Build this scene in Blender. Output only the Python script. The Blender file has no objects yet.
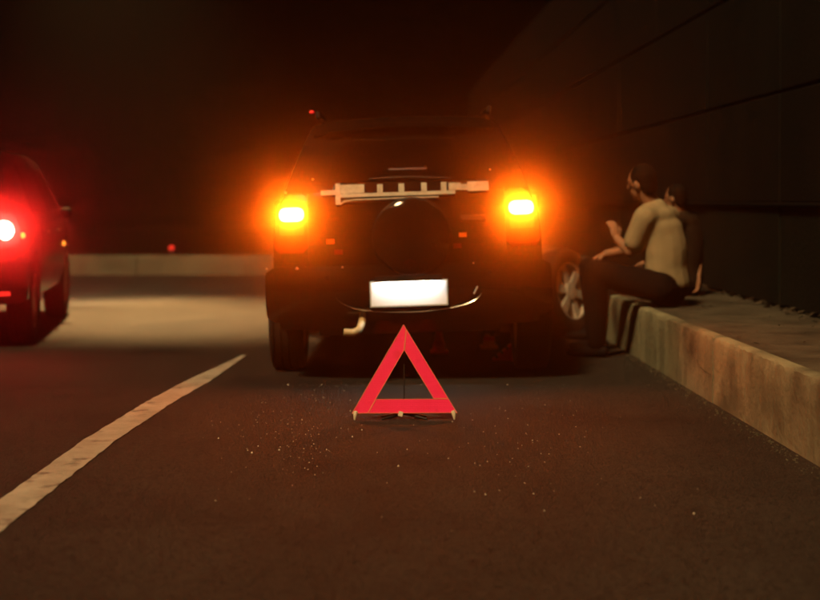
import bpy, bmesh, math, random
from mathutils import Vector, Matrix
random.seed(7)
sc = bpy.context.scene
R = math.radians

# ------------------------------------------------------------------ camera
FPX, CXP, HYP, CAMZ = 1400.0, 410.0, 200.0, 1.10     # the photo's focal length, centre column, horizon row, eye height
cd = bpy.data.cameras.new('camera'); cam = bpy.data.objects.new('camera', cd)
sc.collection.objects.link(cam); sc.camera = cam
cam.location = (0, 0, CAMZ); cam.rotation_euler = (R(90), 0, 0)
cd.sensor_width = 36; cd.lens = FPX / 820 * 36; cd.shift_y = -100 / 820
cd.clip_end = 1000; cd.clip_start = 0.05
cd.dof.use_dof = True; cd.dof.focus_distance = 6.4; cd.dof.aperture_fstop = 1.6

# ------------------------------------------------------------------ world and sun (night: sky almost black)
SUN_EL, SUN_AZ = R(50), R(-150)          # azimuth of the light source, from +Y clockwise (behind, left)
w = bpy.data.worlds.new('World'); sc.world = w; w.use_nodes = True
nt = w.node_tree; bg = nt.nodes['Background']
sky = nt.nodes.new('ShaderNodeTexSky'); sky.sky_type = 'NISHITA'; sky.sun_disc = False
sky.sun_elevation = SUN_EL; sky.sun_rotation = SUN_AZ; sky.dust_density = 3.0
mx = nt.nodes.new('ShaderNodeMix'); mx.data_type = 'RGBA'; mx.blend_type = 'MULTIPLY'
mx.inputs[0].default_value = 1; mx.inputs[7].default_value = (1.0, 0.42, 0.14, 1)
nt.links.new(sky.outputs[0], mx.inputs[6]); nt.links.new(mx.outputs[2], bg.inputs[0])
bg.inputs[1].default_value = 0.00015
sd = bpy.data.lights.new('sun', 'SUN'); sun = bpy.data.objects.new('sun', sd)
sc.collection.objects.link(sun)
sd.energy = 5.0; sd.angle = R(9); sd.color = (1.0, 0.62, 0.27)
dsun = Vector((math.sin(SUN_AZ) * math.cos(SUN_EL), math.cos(SUN_AZ) * math.cos(SUN_EL), math.sin(SUN_EL)))
sun.rotation_euler = dsun.to_track_quat('Z', 'Y').to_euler(); sun.location = dsun * 30

vs = sc.view_settings
vs.view_transform = 'Standard'; vs.look = 'None'; vs.exposure = 0; vs.gamma = 1
cy = sc.cycles
cy.use_denoising = True; cy.max_bounces = 5; cy.diffuse_bounces = 3; cy.glossy_bounces = 3; cy.volume_bounces = 0
cy.transparent_max_bounces = 8
cy.sample_clamp_indirect = 4; cy.caustics_reflective = False; cy.caustics_refractive = False
HAZE_DENSITY, HAZE_G = 0.025, 0.989
HAZARD_L, BRAKE_L = 820.0, 460.0

# ------------------------------------------------------------------ helpers
def at(px, py, Y):
    return Vector(((px - CXP) * Y / FPX, Y, CAMZ - (py - HYP) * Y / FPX))

def principled(name, base=(.5, .5, .5), rough=.5, metal=0., coat=0., emit=None, es=0., spec=.5):
    m = bpy.data.materials.new(name); m.use_nodes = True
    b = m.node_tree.nodes['Principled BSDF']
    b.inputs['Base Color'].default_value = (*base, 1); b.inputs['Roughness'].default_value = rough
    b.inputs['Metallic'].default_value = metal; b.inputs['Coat Weight'].default_value = coat
    b.inputs['Coat Roughness'].default_value = .08; b.inputs['Specular IOR Level'].default_value = spec
    if emit:
        b.inputs['Emission Color'].default_value = (*emit, 1); b.inputs['Emission Strength'].default_value = es
    return m

def grain(m, c0, c1, scale=8., stretch=(1, 1, 1), bump=.2, bscale=60., rough=None, detail=6., lo=.35, hi=.65, third=None):
    """two-colour noise on the base colour, fine noise on the bump"""
    t = m.node_tree; n = t.nodes; l = t.links; b = n['Principled BSDF']
    tc = n.new('ShaderNodeTexCoord'); mp = n.new('ShaderNodeMapping'); mp.inputs['Scale'].default_value = stretch
    l.new(tc.outputs['Object'], mp.inputs[0])
    a = n.new('ShaderNodeTexNoise'); a.inputs['Scale'].default_value = scale; a.inputs['Detail'].default_value = detail
    a.inputs['Roughness'].default_value = .65
    l.new(mp.outputs[0], a.inputs[0])
    r = n.new('ShaderNodeValToRGB'); r.color_ramp.elements[0].position = lo; r.color_ramp.elements[1].position = hi
    r.color_ramp.elements[0].color = (*c0, 1); r.color_ramp.elements[1].color = (*c1, 1)
    l.new(a.outputs[0], r.inputs[0]); out = r.outputs[0]
    if third:
        c2, s2, lo2, hi2 = third
        a2 = n.new('ShaderNodeTexNoise'); a2.inputs['Scale'].default_value = s2; a2.inputs['Detail'].default_value = 5
        l.new(tc.outputs['Object'], a2.inputs[0])
        mr = n.new('ShaderNodeMapRange'); mr.inputs[1].default_value = lo2; mr.inputs[2].default_value = hi2
        l.new(a2.outputs[0], mr.inputs[0])
        x = n.new('ShaderNodeMix'); x.data_type = 'RGBA'; x.inputs[7].default_value = (*c2, 1)
        l.new(mr.outputs[0], x.inputs[0]); l.new(out, x.inputs[6]); out = x.outputs[2]
    l.new(out, b.inputs['Base Color'])
    f = n.new('ShaderNodeTexNoise'); f.inputs['Scale'].default_value = bscale; f.inputs['Detail'].default_value = 4
    l.new(tc.outputs['Object'], f.inputs[0])
    bu = n.new('ShaderNodeBump'); bu.inputs['Strength'].default_value = bump; bu.inputs['Distance'].default_value = .02
    l.new(f.outputs[0], bu.inputs['Height']); l.new(bu.outputs[0], b.inputs['Normal'])
    return m

M = {}
def emission(name, col, s):
    m = principled(name, base=tuple(min(.8, c) for c in col), rough=.3, emit=col, es=s); M[name] = m; return m

# asphalt: fine aggregate, worn patches, pale stones
m = principled('asphalt', rough=.82, spec=.3); M['asphalt'] = m
grain(m, (.0115, .0098, .008), (.0265, .0228, .0185), 1.6, (1, .35, 1), bump=.8, bscale=95, lo=.3, hi=.72, third=((.0065, .006, .0055), .8, .52, .70))
t = m.node_tree; n = t.nodes; l = t.links; b = n['Principled BSDF']
src = b.inputs['Base Color'].links[0].from_socket
tc = n.new('ShaderNodeTexCoord'); vo = n.new('ShaderNodeTexVoronoi'); vo.inputs['Scale'].default_value = 85
l.new(tc.outputs['Object'], vo.inputs[0])
sp = n.new('ShaderNodeSeparateColor'); l.new(vo.outputs['Color'], sp.inputs[0])
mr = n.new('ShaderNodeMapRange'); mr.inputs[1].default_value = .0; mr.inputs[2].default_value = 1.0; mr.inputs[3].default_value = .3; mr.inputs[4].default_value = 1.95
l.new(sp.outputs[0], mr.inputs[0])
mm = n.new('ShaderNodeMix'); mm.data_type = 'RGBA'; mm.blend_type = 'MULTIPLY'; mm.inputs[0].default_value = 1
l.new(src, mm.inputs[6]); l.new(mr.outputs[0], mm.inputs[7]); l.new(mm.outputs[2], b.inputs['Base Color'])

M['paint'] = grain(principled('road_paint', rough=.7), (.26, .25, .21), (.42, .41, .35), 5, bump=.3, bscale=120, third=((.05, .045, .04), 9, .58, .75))
M['kerb'] = grain(principled('kerb_concrete', rough=.9, spec=.2), (.13, .132, .088), (.28, .28, .185), 3.2, (1, 1, .13), .35, 22, lo=.36, hi=.66, third=((.045, .042, .03), 1.6, .52, .72))
M['slab'] = grain(principled('walkway_concrete', rough=.92, spec=.2), (.045, .04, .03), (.095, .085, .062), 5, bump=.4, bscale=40, third=((.03, .027, .02), 2, .5, .7))
M['far_kerb'] = grain(principled('far_kerb_concrete', rough=.9, spec=.2), (.07, .062, .042), (.125, .112, .075), 2, bump=.3, bscale=20)
M['panel'] = grain(principled('dark_wall_panel', rough=.85, spec=.15), (.0022, .0023, .0018), (.0055, .0054, .0042), 1.5, (1, 1, .35), .3, 30)
M['panel_low'] = grain(principled('dark_green_wall_panel', rough=.85, spec=.15), (.004, .005, .0034), (.0085, .0100, .0070), 1.5, (1, 1, .35), .3, 30)
M['joint'] = principled('wall_backing', (.002, .002, .0018), .95, spec=.05)
M['conduit'] = principled('dark_conduit', (.004, .004, .004), .8, spec=.1)
M['soil'] = grain(principled('dark_scrub', rough=1, spec=.0), (.002, .002, .0015), (.006, .006, .004), 2, bump=.5, bscale=8)
M['black_paint'] = principled('black_car_paint', (.005, .0045, .004), .09, coat=.0, spec=.35)
M['maroon_paint'] = principled('dark_red_car_paint', (.006, .003, .0028), .25, spec=.25)
M['glass'] = principled('tinted_car_glass', (.002, .002, .002), .05, spec=.02)
M['plastic'] = principled('black_plastic', (.012, .011, .010), .55, spec=.3)
M['rubber'] = grain(principled('tyre_rubber', rough=.85, spec=.2), (.010, .009, .008), (.022, .02, .017), 12, bump=.2, bscale=90)
M['dusty_rubber'] = grain(principled('dusty_tyre_rubber', rough=.9, spec=.2), (.03, .022, .015), (.06, .045, .03), 10, bump=.2, bscale=90)
M['alloy'] = grain(principled('rim_alloy', rough=.45, metal=.0), (.38, .34, .28), (.55, .50, .42), 14, bump=.05, bscale=50)
M['steel'] = grain(principled('rusty_underbody_steel', rough=.7, metal=.2), (.07, .05, .03), (.16, .12, .07), 9, bump=.2, bscale=60)
M['chrome'] = principled('chrome', (.75, .72, .66), .16, 1.0)
M['brass'] = principled('tarnished_pipe', (.55, .42, .22), .35)  # pale yellow colour stands in for the chrome pipe's highlight
M['glint'] = principled('bright_bolt_head', (.8, .74, .64), .35, .8)
M['trim'] = grain(principled('pale_trim_plastic', rough=.5), (.32, .29, .22), (.52, .48, .37), 25, bump=.05, bscale=60)
M['plate'] = principled('white_plate', (.88, .88, .88), .45)
M['red_lens'] = principled('red_lens', (.09, .004, .003), .25)
M['clear_lens'] = principled('clear_lens', (.10, .06, .03), .25)
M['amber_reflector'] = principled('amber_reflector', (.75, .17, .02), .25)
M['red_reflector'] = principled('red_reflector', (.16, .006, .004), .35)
emission('hazard', (1.0, .110, .0025), HAZARD_L)
emission('hazard_dim', (1.0, .33, .022), 14.0)
emission('brake', (1.0, .022, .016), BRAKE_L)
emission('brake_dim', (1.0, .03, .02), .9)  # own red glow for the roof reflection and the bumper reflectors
M['high_brake'] = principled('high_brake', (.06, .003, .003), .3, emit=(1, .03, .03), es=.012)
emission('amber_marker', (1.0, .30, .03), 3.0)
emission('distant_red', (1.0, .03, .02), .7)
emission('plate_light', (.95, .92, .86), 80.0)
emission('headlight', (1.0, .82, .52), 20.0)
M['tri_red'] = grain(principled('red_reflective_sheet', rough=.4, spec=.3), (.92, .012, .11), (.96, .018, .15), 6, bump=.05, bscale=200, third=((.70, .006, .05), 11, .62, .78))
t = M['tri_red'].node_tree; n = t.nodes; l = t.links
tc = n.new('ShaderNodeTexCoord'); vo = n.new('ShaderNodeTexVoronoi'); vo.inputs['Scale'].default_value = 110; vo.inputs['Randomness'].default_value = .15
l.new(tc.outputs['Object'], vo.inputs[0]); bu = n.new('ShaderNodeBump'); bu.inputs['Strength'].default_value = .22; bu.inputs['Distance'].default_value = .003
l.new(vo.outputs['Distance'], bu.inputs['Height']); l.new(bu.outputs[0], n['Principled BSDF'].inputs['Normal'])
M['tri_edge'] = principled('pale_orange_edge', (.80, .24, .12), .5)
M['tri_leg'] = principled('cream_plastic', (.62, .56, .40), .5)
M['skin'] = grain(principled('skin', rough=.55, spec=.3), (.30, .15, .085), (.36, .19, .11), 12, bump=.05, bscale=120)
M['shirt'] = grain(principled('cream_cotton', rough=.95, spec=.1), (.29, .235, .14), (.36, .295, .18), 5, bump=.3, bscale=14)
M['trousers'] = grain(principled('dark_trousers', rough=.95, spec=.1), (.004, .0035, .0035), (.009, .0075, .007), 6, bump=.3, bscale=16)
M['dark_shirt'] = grain(principled('dark_brown_shirt', rough=.95, spec=.1), (.018, .013, .009), (.03, .021, .014), 6, bump=.3, bscale=16)
M['hair'] = grain(principled('black_hair', rough=.7, spec=.08), (.004, .0035, .003), (.010, .008, .006), 60, (1, 1, .3), .5, 120)
M['shoe'] = principled('dark_shoe', (.007, .006, .006), .7, spec=.1)
M['cone_orange'] = grain(principled('orange_cone_plastic', rough=.5), (.90, .30, .05), (.95, .38, .08), 12, bump=.05, bscale=60)
M['cone_red'] = grain(principled('red_cone_plastic', rough=.5), (.80, .06, .03), (.9, .08, .04), 12, bump=.05, bscale=60)
M['chock_red'] = grain(principled('red_chock_plastic', rough=.45), (.65, .012, .010), (.8, .02, .015), 12, bump=.05, bscale=60)
M['shard'] = principled('pale_grit', (.66, .6, .48), .2)
M['pebble'] = grain(principled('gutter_pebble', rough=.95, spec=.1), (.03, .026, .018), (.10, .085, .055), 30, bump=.1)
M['leaf'] = grain(principled('dry_leaf', rough=.9), (.02, .014, .008), (.05, .035, .018), 9, bump=.1)

class MB:
    def __init__(s): s.v = []; s.f = []
    def add(s, vs, fs):
        o = len(s.v); s.v += [Vector(x) for x in vs]; s.f += [tuple(i + o for i in f) for f in fs]; return s
    def box(s, c, d, rot=None):
        vs = [Vector((x * d[0] / 2, y * d[1] / 2, z * d[2] / 2)) for z in (-1, 1) for y in (-1, 1) for x in (-1, 1)]
        if rot is not None: vs = [rot @ v for v in vs]
        return s.add([v + Vector(c) for v in vs], [(0, 2, 3, 1), (4, 5, 7, 6), (0, 1, 5, 4), (2, 6, 7, 3), (0, 4, 6, 2), (1, 3, 7, 5)])
    def tube(s, path, r, seg=10, cap=True):
        path = [Vector(p) for p in path]; n = len(path)
        rs = r if isinstance(r, (list, tuple)) else [r] * n
        up = None; vs = []
        for i, p in enumerate(path):
            d = (path[min(i + 1, n - 1)] - path[max(i - 1, 0)]).normalized()
            if up is None:
                up = Vector((0, 0, 1)) if abs(d.z) < .9 else Vector((1, 0, 0))
            a = d.cross(up).normalized(); up = a.cross(d).normalized()
            for k in range(seg):
                q = 2 * math.pi * k / seg
                vs.append(p + rs[i] * (math.cos(q) * a + math.sin(q) * up))
        fs = [(i * seg + k, i * seg + (k + 1) % seg, (i + 1) * seg + (k + 1) % seg, (i + 1) * seg + k) for i in range(n - 1) for k in range(seg)]
        if cap: fs += [tuple(range(seg - 1, -1, -1)), tuple((n - 1) * seg + k for k in range(seg))]
        return s.add(vs, fs)
    def lathe(s, prof, seg=32, M4=None, closed=False):
        """prof: (radius, x) pairs spun about the x axis"""
        vs = []; n = len(prof)
        for r, x in prof:
            for k in range(seg):
                q = 2 * math.pi * k / seg; p = Vector((x, r * math.cos(q), r * math.sin(q)))
                vs.append(M4 @ p if M4 else p)
        fs = [(i * seg + k, i * seg + (k + 1) % seg, ((i + 1) % n) * seg + (k + 1) % seg, ((i + 1) % n) * seg + k) for i in range(n if closed else n - 1) for k in range(seg)]
        if not closed:
            fs += [tuple(range(seg)), tuple((n - 1) * seg + k for k in range(seg - 1, -1, -1))]
        return s.add(vs, fs)
    def blob(s, c, r, rot=None, nu=14, nv=9):
        r = (r, r, r) if isinstance(r, (int, float)) else r
        vs = [Vector((0, 0, r[2]))]
        for j in range(1, nv):
            ph = math.pi * j / nv
            for i in range(nu):
                q = 2 * math.pi * i / nu
                vs.append(Vector((r[0] * math.sin(ph) * math.cos(q), r[1] * math.sin(ph) * math.sin(q), r[2] * math.cos(ph))))
        vs.append(Vector((0, 0, -r[2])))
        fs = [(0, 1 + i, 1 + (i + 1) % nu) for i in range(nu)]
        for j in range(nv - 2):
            fs += [(1 + j * nu + i, 1 + (j + 1) * nu + i, 1 + (j + 1) * nu + (i + 1) % nu, 1 + j * nu + (i + 1) % nu) for i in range(nu)]
        L = len(vs) - 1
        fs += [(L, 1 + (nv - 2) * nu + (i + 1) % nu, 1 + (nv - 2) * nu + i) for i in range(nu)]
        if rot is not None: vs = [rot @ v for v in vs]
        return s.add([v + Vector(c) for v in vs], fs)
    def limb(s, pts):
        """chain of (point, radius): tapered tubes with round joints"""
        pts = [(Vector(p), r) for p, r in pts]
        for p, r in pts: s.blob(p, r, nu=12, nv=8)
        for (p, r), (q, r2) in zip(pts, pts[1:]): s.tube([p, q], [r, r2], 12)
        return s
    def sheet(s, fn, nu, nv, back=None):
        """closed slab between fn(u,v) and back(u,v)"""
        g = lambda F: [F(i / nu, j / nv) for j in range(nv + 1) for i in range(nu + 1)]
        q = lambda j, i: j * (nu + 1) + i
        front = g(fn)
        if back is None:
            return s.add(front, [(q(j, i), q(j, i + 1), q(j + 1, i + 1), q(j + 1, i)) for j in range(nv) for i in range(nu)])
        o = len(front); vs = front + g(back)
        fs = [(q(j, i), q(j, i + 1), q(j + 1, i + 1), q(j + 1, i)) for j in range(nv) for i in range(nu)]
        fs += [tuple(o + k for k in reversed(f)) for f in fs]
        for i in range(nu):
            fs += [(q(0, i + 1), q(0, i), o + q(0, i), o + q(0, i + 1)), (q(nv, i), q(nv, i + 1), o + q(nv, i + 1), o + q(nv, i))]
        for j in range(nv):
            fs += [(q(j, 0), q(j + 1, 0), o + q(j + 1, 0), o + q(j, 0)), (q(j + 1, nu), q(j, nu), o + q(j, nu), o + q(j + 1, nu))]
        return s.add(vs, fs)
    def mesh(s, name, smooth=True, weld=0.):
        me = bpy.data.meshes.new(name); me.from_pydata([tuple(v) for v in s.v], [], s.f)
        bm = bmesh.new(); bm.from_mesh(me)
        if weld: bmesh.ops.remove_doubles(bm, verts=bm.verts, dist=weld)
        bmesh.ops.recalc_face_normals(bm, faces=bm.faces)
        for f in bm.faces: f.smooth = bool(smooth)
        if smooth:
            for e in bm.edges:
                if len(e.link_faces) == 2 and e.calc_face_angle(0) > R(38): e.smooth = False
        bm.to_mesh(me); bm.free(); return me
    def build(s, name, mat, parent=None, smooth=True, T=None, weld=0., bevel=0.):
        if T is not None: s.v = [T @ v for v in s.v]
        me = s.mesh(name, smooth, weld)
        o = bpy.data.objects.new(name, me); sc.collection.objects.link(o); me.materials.append(M[mat] if isinstance(mat, str) else mat)
        if parent: o.parent = parent
        if bevel:
            bv = o.modifiers.new('bevel', 'BEVEL'); bv.width = bevel; bv.segments = 2; bv.limit_method = 'ANGLE'
        return o

def empty(name, loc=(0, 0, 0), rz=0.):
    o = bpy.data.objects.new(name, None); sc.collection.objects.link(o); o.location = loc; o.rotation_euler = (0, 0, rz); o.empty_display_size = .1; return o
def tag(o, label=None, cat=None, group=None, kind=None):
    if label: o['label'] = label
    if cat: o['category'] = cat
    if group: o['group'] = group
    if kind: o['kind'] = kind
    return o
def interp(tab, x):
    if x <= tab[0][0]: return tab[0][1]
    for (a, b_), (c, d) in zip(tab, tab[1:]):
        if x <= c: return b_ + (d - b_) * (x - a) / (c - a)
    return tab[-1][1]

# ------------------------------------------------------------------ the setting
KX0, KDX = 1.84, -37 / 1400                   # kerb face: X = KX0 + KDX*Y while the road runs straight
KERB_H = .36
def kerb_path():
    return [Vector((KX0 + KDX * y, y)) for y in (-4, -.9, 1.22, 3.34, 5.46, 7.58, 9.70, 11.82, 13.94, 16.06, 18.18, 20.3, 22.42, 24.54, 28.78, 33.02, 37.26, 41.5)]
KP = kerb_path()
def off_path(pts, o):
    out = []
    for i, p in enumerate(pts):
        d = (pts[min(i + 1, len(pts) - 1)] - pts[max(i - 1, 0)]).normalized()
        out.append(p + Vector((d.y, -d.x)) * o)
    return out
# far kerb: edge of a traffic island whose nose is behind the SUV; the lane runs on between it and the wall
FAR = [Vector(p) for p in ((-34, 19.2), (-22, 20.1), (-14, 20.45), (-10, 20.5), (-8, 20.5), (-6, 20.5), (-4, 20.5), (-2.4, 20.5), (-1.75, 20.68), (-1.42, 21.1), (-1.36, 22), (-1.42, 24), (-1.55, 28), (-1.7, 33), (-1.9, 40))]
mb = MB(); xs = [-140, -60, -20, -5, 5, 20, 60, 140]; ys = [-15, 0, 15, 30, 60, 120, 245]
mb.add([(x, y, -.06) for y in ys for x in xs], [(j * 8 + i, j * 8 + i + 1, j * 8 + i + 9, j * 8 + i + 8) for j in range(6) for i in range(7)])
tag(mb.build('ground', 'soil', smooth=False), 'dark bare ground beyond the road', kind='structure')
def flat(name, poly, z, mat, label):
    me = bpy.data.meshes.new(name); bm = bmesh.new()
    f = bm.faces.new([bm.verts.new((x, y, z)) for x, y in poly]); f.normal_update()
    if f.normal.z < 0: f.normal_flip()
    bmesh.ops.triangulate(bm, faces=bm.faces); bm.to_mesh(me); bm.free(); me.materials.append(M[mat])
    o = bpy.data.objects.new(name, me); sc.collection.objects.link(o); return tag(o, label, kind='structure')
flat('road', [(-45, -10), (KX0 + KDX * -10 + .05, -10), (KX0 + KDX * 44 + .05, 44), (-45, 44)], 0, 'asphalt', 'dark worn asphalt road surface')
flat('traffic_island', [(p.x + (-.1 if k > 8 else 0), p.y + .1) for k, p in enumerate(FAR)] + [(-34, 40)], .262, 'soil', 'dark planted ground of the traffic island')

# lane line: worn, slightly wavy edges, bends to the right
LN = [(-1.40, 1.0), (-1.425, 3.0), (-1.428, 4.9), (-1.418, 6.4), (-1.36, 7.6), (-1.235, 9.1), (-1.16, 10.05)]
def line_sheet(y0, y1):
    mb = MB(); n = max(2, int((y1 - y0) / .06)); L = []; Rr = []
    for k in range(n + 1):
        y = y0 + (y1 - y0) * k / n; x = interp([(b_, a) for a, b_ in LN], y)
        hw_ = .075 * (1 - .8 * max(0, (y - 8.5) / 1.4)); L.append((x - hw_ + random.uniform(-.0035, .0035), y, .004)); Rr.append((x + hw_ + random.uniform(-.0035, .0035), y, .004))
    mb.add(L + Rr, [(k, n + 1 + k, n + 2 + k, k + 1) for k in range(n)])
    return mb
o = line_sheet(1.0, 9.9).build('lane_line', 'paint', smooth=False); tag(o, 'worn off-white painted lane line', kind='structure')

# right kerb: concrete blocks with stained faces and chipped top edge
def kerb_block(p, q, h, wdt, nseg, gap=.014, chip=.012):
    d = (q - p); L = d.length; d = d / L; nrm = Vector((d.y, -d.x)); p = p + nrm * random.uniform(-.004, .006)
    prof = [(0, 0), (.004, h * .35), (.0, h * .7), (.004, h - .03), (.010, h - .007), (.020, h), (wdt * .55, h + .001), (wdt, h), (wdt, 0)]
    mb = MB(); vs_ = []
    for k in range(nseg + 1):
        s_ = gap / 2 + (L - gap) * k / nseg
        c = p + d * s_
        nick = random.random() < .16
        for j, (a, z) in enumerate(prof):
            ja = jz = 0
            if j in (3, 4, 5):
                ja = random.uniform(-chip, chip) * .5 + (random.uniform(0, chip) if nick else 0); jz = random.uniform(-chip, chip * .3) * .5 - (random.uniform(0, chip) if nick else 0)
            if j in (1, 2): ja = random.uniform(-.004, .004)
            v = c + nrm * (a + ja); vs_.append((v.x, v.y, max(0, z + jz)))
    m_ = len(prof)
    fs = [(k * m_ + j, k * m_ + j + 1, (k + 1) * m_ + j + 1, (k + 1) * m_ + j) for k in range(nseg) for j in range(m_ - 1)]
    fs += [tuple(range(m_ - 1, -1, -1)), tuple(nseg * m_ + j for j in range(m_))]
    return mb.add(vs_, fs)
kr = empty('kerb_right', (KP[5].x, KP[5].y, 0)); tag(kr, 'high stained concrete kerb along the right edge of the road', kind='structure')
for i, (p, q) in enumerate(zip(KP, KP[1:])):
    o_ = Vector((KP[5].x, KP[5].y))
    kerb_block(p - o_, q - o_, KERB_H, .075, 60, chip=.009).build('kerb_block', 'kerb', kr)

# crack running down the near block
ck = [at(692, 334, 8.02), at(693.5, 350, 7.97), at(694, 358, 7.95), at(698, 367, 7.86), at(704, 371, 7.74), at(713, 375, 7.60)]
mb = MB(); vs_ = []
for k, p in enumerate(ck):
    x = KX0 + KDX * p.y - .0065; wd_ = .006 * (1 - .12 * k)
    vs_ += [(x - KP[5].x, p.y - KP[5].y - wd_ / 2, p.z - wd_ / 2), (x - KP[5].x, p.y - KP[5].y + wd_ / 2, p.z + wd_ / 2)]
mb.add(vs_, [(2 * k, 2 * k + 1, 2 * k + 3, 2 * k + 2) for k in range(len(ck) - 1)]).build('crack', 'joint', kr)
# walkway slab behind the kerb
a_ = off_path(KP, .077); b_ = off_path(KP, .97); mb = MB()
vs_ = [(p.x, p.y, KERB_H - .005) for p in a_] + [(p.x, p.y, KERB_H - .005) for p in b_]
n_ = len(KP); mb.add(vs_, [(k, n_ + k, n_ + k + 1, k + 1) for k in range(n_ - 1)])
tag(mb.build('walkway', 'slab', smooth=False), 'narrow raised concrete walkway between kerb and wall', kind='structure')

# far kerb, pale, crossing behind
fk = empty('kerb_far', (-4, 20.5, 0)); tag(fk, 'low pale concrete kerb across the far side of the road', kind='structure')
FO = Vector((-4, 20.5))
fine = []
for p, q in zip(FAR, FAR[1:]):
    k = max(1, round((q - p).length / 2.0))
    fine += [p + (q - p) * (j / k) for j in range(k)]
fine.append(FAR[-1])
for p, q in zip(fine, fine[1:]):
    d = (q - p).normalized(); nn = Vector((-d.y, d.x))
    mb = kerb_block(p - FO, q - FO, .29, .2, 8)
    # mirror to face the near side
    mb2 = MB()
    for v in mb.v:
        r_ = Vector((v.x, v.y)) - (p - FO); a = r_.dot(d); c = r_.dot(Vector((d.y, -d.x)))
        xy = (p - FO) + d * a + nn * c; mb2.v.append(Vector((xy.x, xy.y, v.z)))
    mb2.f = mb.f
    mb2.build('kerb_block', 'far_kerb', fk)

# right wall of dark panels, in five courses
wp = off_path(KP, .985); WO = wp[5]
wall = empty('retaining_wall', (WO.x, WO.y, 0)); tag(wall, 'tall dark panelled retaining wall behind the raised walkway', 'wall')
mb = MB(); bk = off_path(KP, 1.05); bk2 = off_path(KP, 1.30); n_ = len(KP)
vs_ = [(p.x - WO.x, p.y - WO.y, z) for z in (0, 4.28) for p in bk] + [(p.x - WO.x, p.y - WO.y, z) for z in (0, 4.28) for p in bk2]
fs = []
for k in range(n_ - 1):
    fs += [(k, k + 1, n_ + k + 1, n_ + k), (2 * n_ + k + 1, 2 * n_ + k, 3 * n_ + k, 3 * n_ + k + 1), (n_ + k, n_ + k + 1, 3 * n_ + k + 1, 3 * n_ + k)]
mb.add(vs_, fs).build('backing', 'joint', wall, smooth=False)
COURSES = [(.36, 1.05), (1.08, 1.841), (1.859, 2.691), (2.709, 3.491), (3.509, 4.28)]
for i, (p, q) in enumerate(zip(wp, wp[1:])):
    d = (q - p).normalized(); nn = Vector((d.y, -d.x)); L = (q - p).length
    for c, (z0, z1) in enumerate(COURSES):
        g = .012; jit = random.uniform(-.006, .006)
        a = p + d * g - WO; b2 = p + d * (L - g) - WO
        mb = MB(); vs_ = []
        for z in (z0, z1):
            for e, o2 in ((a, jit), (b2, jit), (b2, .066), (a, .066)):
                v = e + nn * o2; vs_.append((v.x, v.y, z))
        mb.add(vs_, [(0, 1, 5, 4), (1, 2, 6, 5), (2, 3, 7, 6), (3, 0, 4, 7), (3, 2, 1, 0), (4, 5, 6, 7)])
        mb.build('panel', 'panel_low' if c == 0 else 'panel', wall, smooth=False, bevel=.012)
for z in (1.065,):
    mb = MB(); mb.tube([(p.x - WO.x, p.y - WO.y, z) for p in off_path(KP, .972)], .018, 8)
    mb.build('conduit', 'conduit', wall)

# red delineator on the far kerb
p = at(170, 249, 20.45)
rp = empty('delineator', (p.x, 20.6, .29)); tag(rp, 'small red marker lamp on top of the far pale kerb', 'marker lamp')
MB().lathe([(.02, 0), (.02, .07), (.001, .071)], 12, Matrix.Rotation(R(-90), 4, 'Y')).build('post', 'plastic', rp)
MB().blob((0, -.01, .105), (.042, .04, .04)).build('lens', 'distant_red', rp)

# street lamp past the far kerb; its pool of light falls on the road beside the passing car
sl_ = empty('street_lamp', (-7.4, 21.6, .25)); tag(sl_, 'tall street lamp standing past the far kerb, its arm over the road', 'street lamp')
MB().tube([(0, 0, -.1), (0, 0, 3), (0, 0, 6.0), (.5, -.8, 6.6), (2.2, -3.6, 6.75), (3.4, -5.6, 6.75)], [.09, .075, .06, .05, .045, .04], 12).build('pole', 'steel', sl_)
MB().box((3.6, -6.0, 6.74), (.28, .75, .10), Matrix.Rotation(R(31), 3, 'Z')).build('lamp_head', 'steel', sl_, bevel=.03)
MB().box((3.6, -6.0, 6.682), (.20, .5, .012), Matrix.Rotation(R(31), 3, 'Z')).build('lamp_lens', 'headlight', sl_)
ld = bpy.data.lights.new('street_light', 'SPOT'); lo_ = bpy.data.objects.new('street_light', ld); sc.collection.objects.link(lo_)
ld.energy = 46000; ld.color = (1, .56, .20); ld.spot_size = R(44); ld.spot_blend = 1.0; ld.shadow_soft_size = .12
lo_.parent = sl_; lo_.location = (3.6, -6.0, 6.66)
lo_.rotation_euler = (Vector((-3.8, 15.6, 6.91)) - Vector((-2.4, 13.6, 0))).to_track_quat('Z', 'Y').to_euler()

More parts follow.
